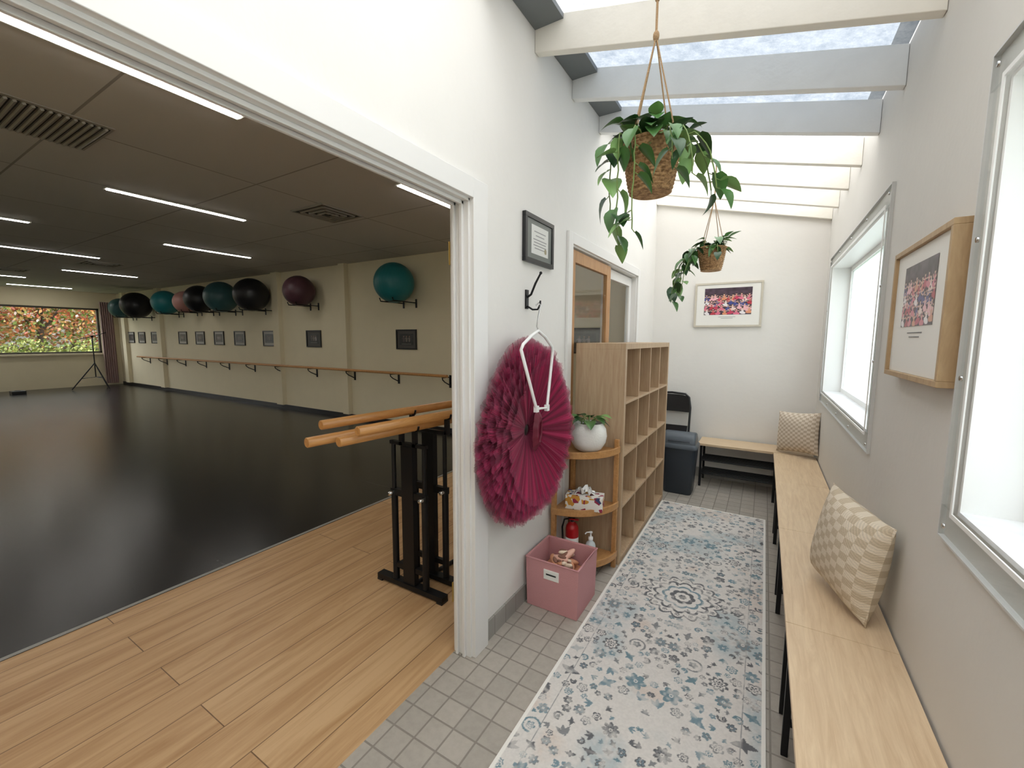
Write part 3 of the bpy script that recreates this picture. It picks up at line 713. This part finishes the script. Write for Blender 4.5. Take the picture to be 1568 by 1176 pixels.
# ---------------------------------------------------------------- cushions
def cushmat(name,sx,sy,ca,cb_):
    m,nt,bs=newmat(name); tc=nt.nodes.new('ShaderNodeTexCoord'); mp=nt.nodes.new('ShaderNodeMapping'); mp.inputs['Scale'].default_value=(sx,sy,1)
    nt.links.new(tc.outputs['Object'],mp.inputs['Vector'])
    c2=nt.nodes.new('ShaderNodeTexChecker'); c2.inputs['Scale'].default_value=1.0; c2.inputs['Color1'].default_value=ca; c2.inputs['Color2'].default_value=cb_
    sp=nt.nodes.new('ShaderNodeSeparateXYZ'); cb=nt.nodes.new('ShaderNodeCombineXYZ'); cb.inputs[2].default_value=.5
    nt.links.new(mp.outputs['Vector'],sp.inputs[0]); nt.links.new(sp.outputs[0],cb.inputs[0]); nt.links.new(sp.outputs[1],cb.inputs[1])
    nt.links.new(cb.outputs[0],c2.inputs['Vector'])
    wv=nt.nodes.new('ShaderNodeTexWave'); wv.inputs['Scale'].default_value=60; wv.inputs['Distortion'].default_value=1.5; wv.bands_direction='DIAGONAL'; nt.links.new(tc.outputs['Object'],wv.inputs['Vector'])
    mx=nt.nodes.new('ShaderNodeMix'); mx.data_type='RGBA'; mx.blend_type='MULTIPLY'; mx.inputs['Factor'].default_value=.16
    nt.links.new(c2.outputs['Color'],mx.inputs['A']); nt.links.new(wv.outputs['Color'],mx.inputs['B']); nt.links.new(mx.outputs['Result'],bs.inputs['Base Color'])
    w=nt.nodes.new('ShaderNodeTexNoise'); w.inputs['Scale'].default_value=160; nt.links.new(tc.outputs['Object'],w.inputs['Vector'])
    bp=nt.nodes.new('ShaderNodeBump'); bp.inputs['Strength'].default_value=.5; bp.inputs['Distance'].default_value=.004; nt.links.new(w.outputs['Fac'],bp.inputs['Height']); nt.links.new(bp.outputs['Normal'],bs.inputs['Normal'])
    bs.inputs['Roughness'].default_value=.95; return m
CU1=cushmat('cushion_woven_check',26,36,S(230,218,198),S(208,192,166)); CU2=cushmat('cushion_fine_check',42,52,S(224,211,194),S(192,175,154))
def cushion(c,size,R,mt,T=.075):
    n=28; vs=[];fs=[]
    for s in (1,-1):
        for i in range(n+1):
            for j in range(n+1):
                u=-1+2*i/n; v=-1+2*j/n
                pin=1-0.07*(1-abs(u)**2.2)*abs(v)**3; pin2=1-0.07*(1-abs(v)**2.2)*abs(u)**3
                z=s*T*((1-abs(u)**2.6)**.55)*((1-abs(v)**2.6)**.55)*(1+.08*math.sin(3*u+2*v))
                vs.append((u*size/2*pin2,v*size/2*pin,z))
    N=(n+1)**2
    for s in (0,1):
        for i in range(n):
            for j in range(n):
                a=s*N+i*(n+1)+j; q=(a,a+n+1,a+n+2,a+1); fs.append(q if s==0 else q[::-1])
    me=bpy.data.meshes.new('cushion'); me.from_pydata(vs,[],fs); me.materials.append(mt); me.polygons.foreach_set('use_smooth',[True]*len(fs)); me.update()
    ob=bpy.data.objects.new('throw_cushion',me); ob.matrix_world=Matrix.Translation(c)@R.to_4x4(); scene.collection.objects.link(ob)
def orient(n,roll=0):
    n=Vector(n).normalized(); up=Vector((0,0,1)); u=up.cross(n).normalized(); v=n.cross(u)
    M=Matrix((u,v,n)).transposed(); return M@Euler((0,0,roll)).to_matrix()
cushion((0.335,2.08,0.668),0.40,orient((-1,-.38,.12),math.radians(-5)),CU1)
cushion((0.305,4.60,0.662),0.38,orient((-.75,-1,.2),math.radians(6)),CU2)

# ---------------------------------------------------------------- portable barres
def pbarre(name,bars,yst):
    b=MB(); d=Vector((0.12,0.99,0)).normalized(); L=1.65
    for e,rad in bars:
        e=Vector(e); b.tube([e,e+d*.003,e+d*L],[rad*.88,rad,rad],RAIL,20)
    for y in yst:
        xs=[(Vector(e)+d*((y-e[1])/d.y)).x for e,_ in bars]; xc=sum(xs)/2; zt=bars[0][0][2]
        b.bb(xc-.26,xc+.26,y-.026,y+.026,0.012,.042,BLACK)
        for s in (-1,1): b.bb(xc+s*.24-.02,xc+s*.24+.02,y-.028,y+.028,0,.012,BLACKP)
        b.bb(xc-.045,xc+.045,y-.018,y+.018,.042,zt-.12,BLACK)
        for x_ in (-.12,.12): 
            b.tube([(xc+x_,y,.034),(xc+x_,y,zt-.10)],.013,BLACK,10)
            b.tube([(xc+x_,y,.034),(xc+x_,y,.60)],.020,BLACK,12)
        b.bb(xc-.14,xc+.14,y-.014,y+.014,.57,.61,BLACK); b.bb(xc-.14,xc+.14,y-.012,y+.012,zt-.12,zt-.10,BLACK)
        b.bb(xc-.135,xc+.135,y-.012,y+.012,.12,.15,BLACK)
        for x_ in (-.12,.12): b.lathe([(0.001,-.03),(.012,-.03),(.012,0)],(xc+x_,y-.016,.585),CHROME,12,'Y')
        for x_ in xs:
            b.bb(x_-.012,x_+.012,y-.012,y+.012,zt-.12,zt-.025,BLACK)
            b.tube([(x_-.032,y,zt+.004),(x_-.024,y,zt-.022),(x_,y,zt-.031),(x_+.024,y,zt-.022),(x_+.032,y,zt+.004)],.006,BLACK,8)
    y0_,y1_=yst; xa=sum((Vector(e)+d*((y0_-e[1])/d.y)).x for e,_ in bars)/2; xb=sum((Vector(e)+d*((y1_-e[1])/d.y)).x for e,_ in bars)/2
    b.tube([(xa,y0_,.024),(xb,y1_,.024)],.014,BLACK,8)
    b.build(name)
pbarre('portable_ballet_barre',[((-1.855,1.19,1.00),.025),((-1.74,1.28,1.00),.025)],(1.74,2.62))
pbarre('portable_ballet_barre',[((-1.93,1.32,1.055),.025),((-1.65,1.32,1.055),.025)],(1.90,2.78))

# ---------------------------------------------------------------- hanging plants
ROPE=plain('jute_rope',S(168,138,104),0.9,bump=0.6,bscale=300)
def wick():
    m,nt,bs=newmat('seagrass_weave'); tc=nt.nodes.new('ShaderNodeNewGeometry'); n=nt.nodes.new('ShaderNodeTexNoise'); n.inputs['Scale'].default_value=90
    nt.links.new(tc.outputs['Position'],n.inputs['Vector']); r=nt.nodes.new('ShaderNodeValToRGB'); r.color_ramp.elements[0].color=S(130,96,64); r.color_ramp.elements[1].color=S(196,156,112); r.color_ramp.elements[0].position=.35; r.color_ramp.elements[1].position=.65
    nt.links.new(n.outputs['Fac'],r.inputs['Fac']); nt.links.new(r.outputs['Color'],bs.inputs['Base Color']); bs.inputs['Roughness'].default_value=.9; return m
WICK=wick()
def hangplant(cx,cy,zc,ztop,seed,vines,nleaf,LS=1.0,prob=.5):
    r=random.Random(seed); b=MB(); h=.165; rt=.098; rb=.068; z0=zc-h/2
    seg=48;rows=13
    vs=[];fs=[];K=rows*4
    for i in range(K+1):
        t=i/K; rad=rb+(rt-rb)*t**.7+.0035*math.sin(t*rows*2*math.pi)
        for k in range(seg):
            a=2*math.pi*k/seg; q=rad+.0018*math.sin(24*a+ (math.pi if int(t*rows)%2 else 0)); vs.append((cx+q*math.cos(a),cy+q*math.sin(a),z0+h*t))
    for i in range(K):
        for k in range(seg): a=i*seg+k;c=i*seg+(k+1)%seg; fs.append((a,c,c+seg,a+seg))
    b.add(vs,fs,WICK,True)
    b.lathe([(.001,0),(rb,0)],(cx,cy,z0),WICK,seg); b.lathe([(.001,h-.02),(rt-.004,h-.02)],(cx,cy,z0),SOIL,seg)
    b.tube([(cx+rt*math.cos(a),cy+rt*math.sin(a),z0+h) for a in np.linspace(0,2*math.pi,33)],.006,WICK,8,cap=False)
    zk=zc+.44
    for k in range(4):
        a=math.pi/4+k*math.pi/2+.3
        e=Vector((cx+rt*math.cos(a),cy+rt*math.sin(a),z0+h)); b.tube([e-Vector((0,0,.05)),e,Vector((cx,cy,zk))],.0028,ROPE,6)
    b.tube([(cx,cy,zk-.01),(cx,cy,ztop)],.0042,ROPE,8)
    b.ball((cx,cy,zk),.011,ROPE,(1,1,1.6),12,8); b.ball((cx,cy,zk+.12),.009,ROPE,(1,1,1.4),12,8)
    b.lathe([(.001,0),(.006,0),(.006,-.03),(.001,-.03)],(cx,cy,ztop),CHROME,10)
    def lf(p,d,L): b.leaf(p,d,(0,0,1),L*LS,rl() ,W=.78,droop=r.uniform(.1,.6))
    for k in range(nleaf):
        a=r.uniform(0,6.28); rr_=r.uniform(.0,.08); base=Vector((cx+rr_*math.cos(a),cy+rr_*math.sin(a),z0+h-.02)); out=Vector((math.cos(a),math.sin(a),0))
        tip=base+out*r.uniform(.01,.05)+Vector((0,0,r.uniform(.02,.09))); b.tube([base,base*.5+tip*.5+Vector((0,0,.015)),tip],.002,STEM,5)
        lf(tip,out+Vector((0,0,r.uniform(-.5,.7))),r.uniform(.055,.085))
    for (a,length,swing) in vines:
        out=Vector((math.cos(a),math.sin(a),0)); p=Vector((cx,cy,z0+h))+out*.085; pts=[p.copy()-out*.03,p.copy()]
        n=int(length/.03)
        q=p.copy()
        for i in range(n):
            f=i/n; dirv=out*(swing*(1-f)**1.5+(.5 if i<2 else 0))+Vector((r.uniform(-.15,.15),r.uniform(-.15,.15),-1 if i>1 else .1)); q=q+dirv.normalized()*.03; pts.append(q.copy())
        b.tube(pts,.0024,STEM,6)
        for i in range(2,len(pts)):
            if r.random()<prob or i==len(pts)-1:
                sd=Vector((math.cos(r.uniform(0,6.28)),math.sin(r.uniform(0,6.28)),0)); d=sd*.9+out*.3+Vector((0,0,-r.uniform(.3,1.2)))
                e=pts[i]+d.normalized()*.015; b.tube([pts[i],e],.0015,STEM,5); lf(e,d,r.uniform(.06,.095))
    b.build('hanging_pothos_basket')
hangplant(-.385,1.60,2.10,zb(-.385),6,[(math.radians(215),.34,.0),(math.radians(235),.42,.0),(math.radians(262),.40,.0),(math.radians(-35),.26,1.2),(math.radians(-8),.28,1.3),(math.radians(-55),.22,.8),(math.radians(20),.24,1.0)],44,1.0,.6)
hangplant(-.385,3.56,2.10,zb(-.385),9,[(math.radians(200),.50,.9),(math.radians(225),.44,.8),(math.radians(180),.34,1.0),(math.radians(190),.42,.6),(math.radians(-70),.12,1.0)],40,1.1,.65)

# ---------------------------------------------------------------- tripod in studio
b=MB(); tx,ty=-16.4,4.2
for a in (0.3,2.4,4.5): b.tube([(tx,ty,.75),(tx+.5*math.cos(a),ty+.5*math.sin(a),.02)],.014,BLACK,8); b.tube([(tx,ty,.35),(tx+.28*math.cos(a),ty+.28*math.sin(a),.32)],.008,BLACK,8)
b.tube([(tx,ty,.35),(tx,ty,1.5)],.014,BLACK,8); b.ball((tx,ty,1.5),.035,BLACK); b.tube([(tx-.25,ty-.3,1.4),(tx,ty,1.5),(tx+.2,ty+.25,1.62)],.01,BLACK,8)
b.build('microphone_tripod')
b=MB(); b.bb(-16.7,-16.4,2.6,2.85,0.004,.09,BLACKP); b.lathe([(.001,.0),(.05,.0),(.06,.012),(.06,-.002)],(-16.55,2.72,.09),BLACK,20); b.build('floor_speaker',bevel=.01)

# ---------------------------------------------------------------- rug
def rug():
    W,Hh=0.83,2.98; res=.0032; nx=int(W/res)|1; ny=int(Hh/res)|1
    xs=np.linspace(-W/2,W/2,nx); ys=np.linspace(-Hh/2,Hh/2,ny); X,Y=np.meshgrid(xs,ys)
    base=L3(216,211,205); A=np.zeros((ny,nx,3)); A[:]=base
    n2=noise2(ny,nx,16); n3=noise2(ny,nx,5)
    k=np.clip((noise2(ny,nx,55)-.54)*4,0,1)[...,None]; A=A*(1-k*.65)+L3(154,174,180)*k*.65
    k=np.clip((noise2(ny,nx,45)-.66)*4,0,1)[...,None]; A=A*(1-k*.5)+L3(206,184,168)*k*.5
    CH=L3(84,86,92); BL=L3(108,136,148); GR=L3(124,126,128); TL=L3(96,128,140); CR=L3(222,217,211)
    def win(cx,cy,R):
        return max(0,int((cy-R+Hh/2)/res)),min(ny,int((cy+R+Hh/2)/res)+2),max(0,int((cx-R+W/2)/res)),min(nx,int((cx+R+W/2)/res)+2)
    def flower(cx,cy,R,n,c1,c2,ph=0):
        i0,i1,j0,j1=win(cx,cy,R*1.1)
        if i1<=i0 or j1<=j0: return
        x=X[i0:i1,j0:j1]-cx;y=Y[i0:i1,j0:j1]-cy; r=np.hypot(x,y); th=np.arctan2(y,x)+ph
        e=R*(.55+.45*np.abs(np.cos(n*th/2))**.7); V=A[i0:i1,j0:j1]
        V[r<e]=c1; V[r<e*.70]=c2; V[(r<e*.5)&(np.abs(np.cos(n*th/2))>.5)]=c1; V[r<R*.2]=CR; V[r<R*.1]=c1
    def leafm(cx,cy,a,l,w,c):
        i0,i1,j0,j1=win(cx,cy,l)
        if i1<=i0 or j1<=j0: return
        x=X[i0:i1,j0:j1]-cx;y=Y[i0:i1,j0:j1]-cy; u=x*math.cos(a)+y*math.sin(a); v=-x*math.sin(a)+y*math.cos(a)+.15*u*u/l
        t=np.clip(u/l,-1,1); V=A[i0:i1,j0:j1]; V[(np.abs(v)<w*(1-t*t))&(np.abs(u)<l)]=c
    def arc(cx,cy,R,a0,a1,w,c):
        i0,i1,j0,j1=win(cx,cy,R*1.3)
        if i1<=i0 or j1<=j0: return
        x=X[i0:i1,j0:j1]-cx;y=Y[i0:i1,j0:j1]-cy; r=np.hypot(x,y); th=(np.arctan2(y,x)-a0)%(2*math.pi); V=A[i0:i1,j0:j1]
        V[(np.abs(r-R*(1-.35*th/6.28))<w)&(th<a1)]=c
    r=random.Random(11); pts=[]
    for _ in range(9000):
        p=(r.uniform(0,.40),r.uniform(0,1.47)); R=r.choice((.020,.026,.034,.042,.046)) if _<3000 else r.choice((.014,.018,.022))
        if math.hypot(*p)<.2+R: continue
        if all(math.hypot(p[0]-q[0],p[1]-q[1])>(R+q[2])*1.04 for q in pts) and (p[0]>R*.9 or p[0]<.004): pts.append((p[0],p[1],R))
    rec=[]
    for (x,y,R) in pts:
        kind=r.random(); c1=r.choice((CH,CH,CH,BL,GR,TL)); c2=r.choice((CR,CR,BL,GR)); n=r.choice((5,6,8)); rec.append((x,y,R,kind,c1,c2,n,r.uniform(0,6.28)))
    for sx in (1,-1):
        for sy in (1,-1):
            for (x,y,R,kind,c1,c2,n,ph) in rec:
                x_,y_=sx*x,sy*y; a=math.atan2(sy*math.sin(ph),sx*math.cos(ph))
                if kind<.42: flower(x_,y_,R,n,c1,c2,a)
                elif kind<.64:
                    for q in (-.7,0,.7): leafm(x_+.5*R*math.cos(a+q),y_+.5*R*math.sin(a+q),a+q,R*.75,R*.24,c1)
                elif kind<.8: arc(x_,y_,R*.9,a,4.8,.0042,c1); flower(x_,y_,R*.45,5,c1,c2)
                elif kind<.96:
                    leafm(x_,y_,a,R*1.05,R*.34,c1); leafm(x_,y_,a+1.57,R*.75,R*.28,c1)
    rr_=np.hypot(X,Y); th=np.arctan2(Y,X)
    for Rm,n,c in ((.215,16,CH),(.2,16,CR),(.165,12,CH),(.148,12,CR),(.115,8,BL),(.098,8,CR),(.07,8,CH),(.045,8,CR),(.022,6,CH)):
        e=Rm*(.84+.16*np.abs(np.cos(n*th/2))); A[rr_<e]=c
    for k in range(16):
        a=2*math.pi*k/16; flower(.178*math.cos(a),.178*math.sin(a),.014,5,CH,CR)
    for k in range(8):
        a=2*math.pi*(k+.5)/8; leafm(.132*math.cos(a),.132*math.sin(a),a,.022,.008,CH)
    ax=np.abs(X); ay=np.abs(Y); dd=np.minimum(W/2-ax,Hh/2-ay)
    A[(dd<.083)&(dd>.079)]=GR
    wear=np.clip((.5*n2+.5*n3-.46)*3.6,0,1)[...,None]*.62+.08; A=A*(1-wear)+(base*.97)*wear
    A*= (0.93+.12*noise2(ny,nx,2))[...,None]
    A[dd<.013]=L3(234,231,224); 
    Z=.012
    o=colorgrid('runner_rug',(-.74,1.0,Z),(W,0,0),(0,Hh,0),A,colattr('rug_pile',.95,bump=.4))
    b=MB(); b.bb(-.74,-.74+W,1.0,1.0+Hh,0.0005,Z-.001,plain('rug_backing',S(214,210,202),.95)); b.build('rug_edge',parent=o)
rug()

# ---------------------------------------------------------------- outdoors
b=MB(); GRASS=plain('grass',S(96,120,60),.95,var=.4,vscale=1.5); b.bb(-60,30,-40,40,-.5,-.3,GRASS); b.build('ground_outside')
fm,nt,bs=newmat('autumn_leaves'); g=nt.nodes.new('ShaderNodeNewGeometry'); r=nt.nodes.new('ShaderNodeValToRGB'); r.color_ramp.interpolation='CONSTANT'
e=r.color_ramp.elements; e[0].color=S(112,128,62); e[1].position=.18; e[1].color=S(190,116,64)
for p,c in ((.34,S(200,150,96)),(.48,S(164,84,60)),(.6,S(206,174,108)),(.72,S(210,190,180)),(.8,S(190,114,100)),(.9,S(124,138,70))): q=e.new(p); q.color=c
nt.links.new(g.outputs['Random Per Island'],r.inputs['Fac']); nt.links.new(r.outputs['Color'],bs.inputs['Base Color']); bs.inputs['Roughness'].default_value=.8
gm,nt2,bs2=newmat('green_leaves'); g2=nt2.nodes.new('ShaderNodeNewGeometry'); r2=nt2.nodes.new('ShaderNodeValToRGB'); r2.color_ramp.elements[0].color=S(64,94,42); r2.color_ramp.elements[1].color=S(180,184,100)
nt2.links.new(g2.outputs['Random Per Island'],r2.inputs['Fac']); nt2.links.new(r2.outputs['Color'],bs2.inputs['Base Color'])
TR=plain('bark',S(70,56,46),.9)
def tree(cx,cy,cz,rx,rz,n,m,ls=.16):
    b=MB()
    b.tube([(cx,cy,-.3),(cx+.05,cy,cz*.6),(cx,cy+.1,cz+rz*.4)],[.12,.09,.04],TR,8)
    for k in range(7):
        a=k*.9; b.tube([(cx,cy,max(cz-rz*.6,.2)),(cx+rx*.35*math.cos(a),cy+rx*.4*math.sin(a),cz),(cx+rx*.6*math.cos(a),cy+rx*.75*math.sin(a),cz+rz*.5*math.sin(k))],[.05,.03,.012],TR,6)
    for k in range(n):
        d=rng.normal(size=3); d/=np.linalg.norm(d); q=rng.random()**.4
        p=Vector((cx+d[0]*rx*q,cy+d[1]*rx*q,cz+d[2]*rz*q)); u=Vector(rng.normal(size=3)).normalized(); w=u.orthogonal().normalized(); s=ls*rng.uniform(.6,1.2)
        b.add([p-u*s*.5,p+w*s*.28,p+u*s*.5,p-w*s*.28],[(0,1,2,3)],m)
    b.build('autumn_tree' if m is fm else 'garden_shrub')
for i,(x,y,z,rx,rz) in enumerate(((-23,2.6,2.4,1.6,1.5),(-23.5,4.6,2.6,1.7,1.6),(-23,6.6,2.4,1.6,1.5),(-24,0.6,2.3,1.6,1.3),(-24.5,-1.4,2.2,1.5,1.2),(-25.5,3.6,2.6,1.9,1.8),(-25.8,6.0,2.6,1.9,1.8),(-25.2,8.2,2.6,1.8,1.7))): tree(x,y,z,rx,rz,2600,fm)
for (x,y) in ((-20.2,1.4),(-20.0,2.6),(-20.4,3.7),(-20.1,4.9),(-20.3,6.1),(-20.2,0.2)): tree(x,y,.6,.8,.85,1500,gm,.12)
b=MB(); b.bb(-30,-29,-8,16,-.3,4.0,plain('render_wall_outside',S(150,148,144),.8)); b.bb(-28.95,-28.9,-8,16,.8,1.0,TR); b.build('neighbour_house')

# ---------------------------------------------------------------- world, camera
w=bpy.data.worlds.new('overcast'); scene.world=w; w.use_nodes=True; nt=w.node_tree; bg=nt.nodes['Background']
tc=nt.nodes.new('ShaderNodeTexCoord'); sx=nt.nodes.new('ShaderNodeSeparateXYZ'); rp=nt.nodes.new('ShaderNodeValToRGB')
nt.links.new(tc.outputs['Generated'],sx.inputs[0]); nt.links.new(sx.outputs[2],rp.inputs['Fac'])
rp.color_ramp.elements[0].color=(.95,.97,1,1); rp.color_ramp.elements[1].color=(.985,.985,.985,1); nt.links.new(rp.outputs['Color'],bg.inputs['Color'])
bg.inputs['Strength'].default_value=5.0
cam=bpy.data.cameras.new('camera'); cam.sensor_width=36; cam.sensor_fit='HORIZONTAL'; cam.lens=645/1568*36; cam.clip_start=.02; cam.clip_end=200
co=bpy.data.objects.new('camera',cam); scene.collection.objects.link(co)
dy=Vector((388,67,-645)).normalized(); dx=Vector((1085,-75,645)); dx=(dx-dy*dx.dot(dy)).normalized(); dz=dx.cross(dy).normalized()
M=Matrix((dx,dy,dz)).to_4x4(); M.translation=Vector((0,0,1.5)); co.matrix_world=M
scene.camera=co
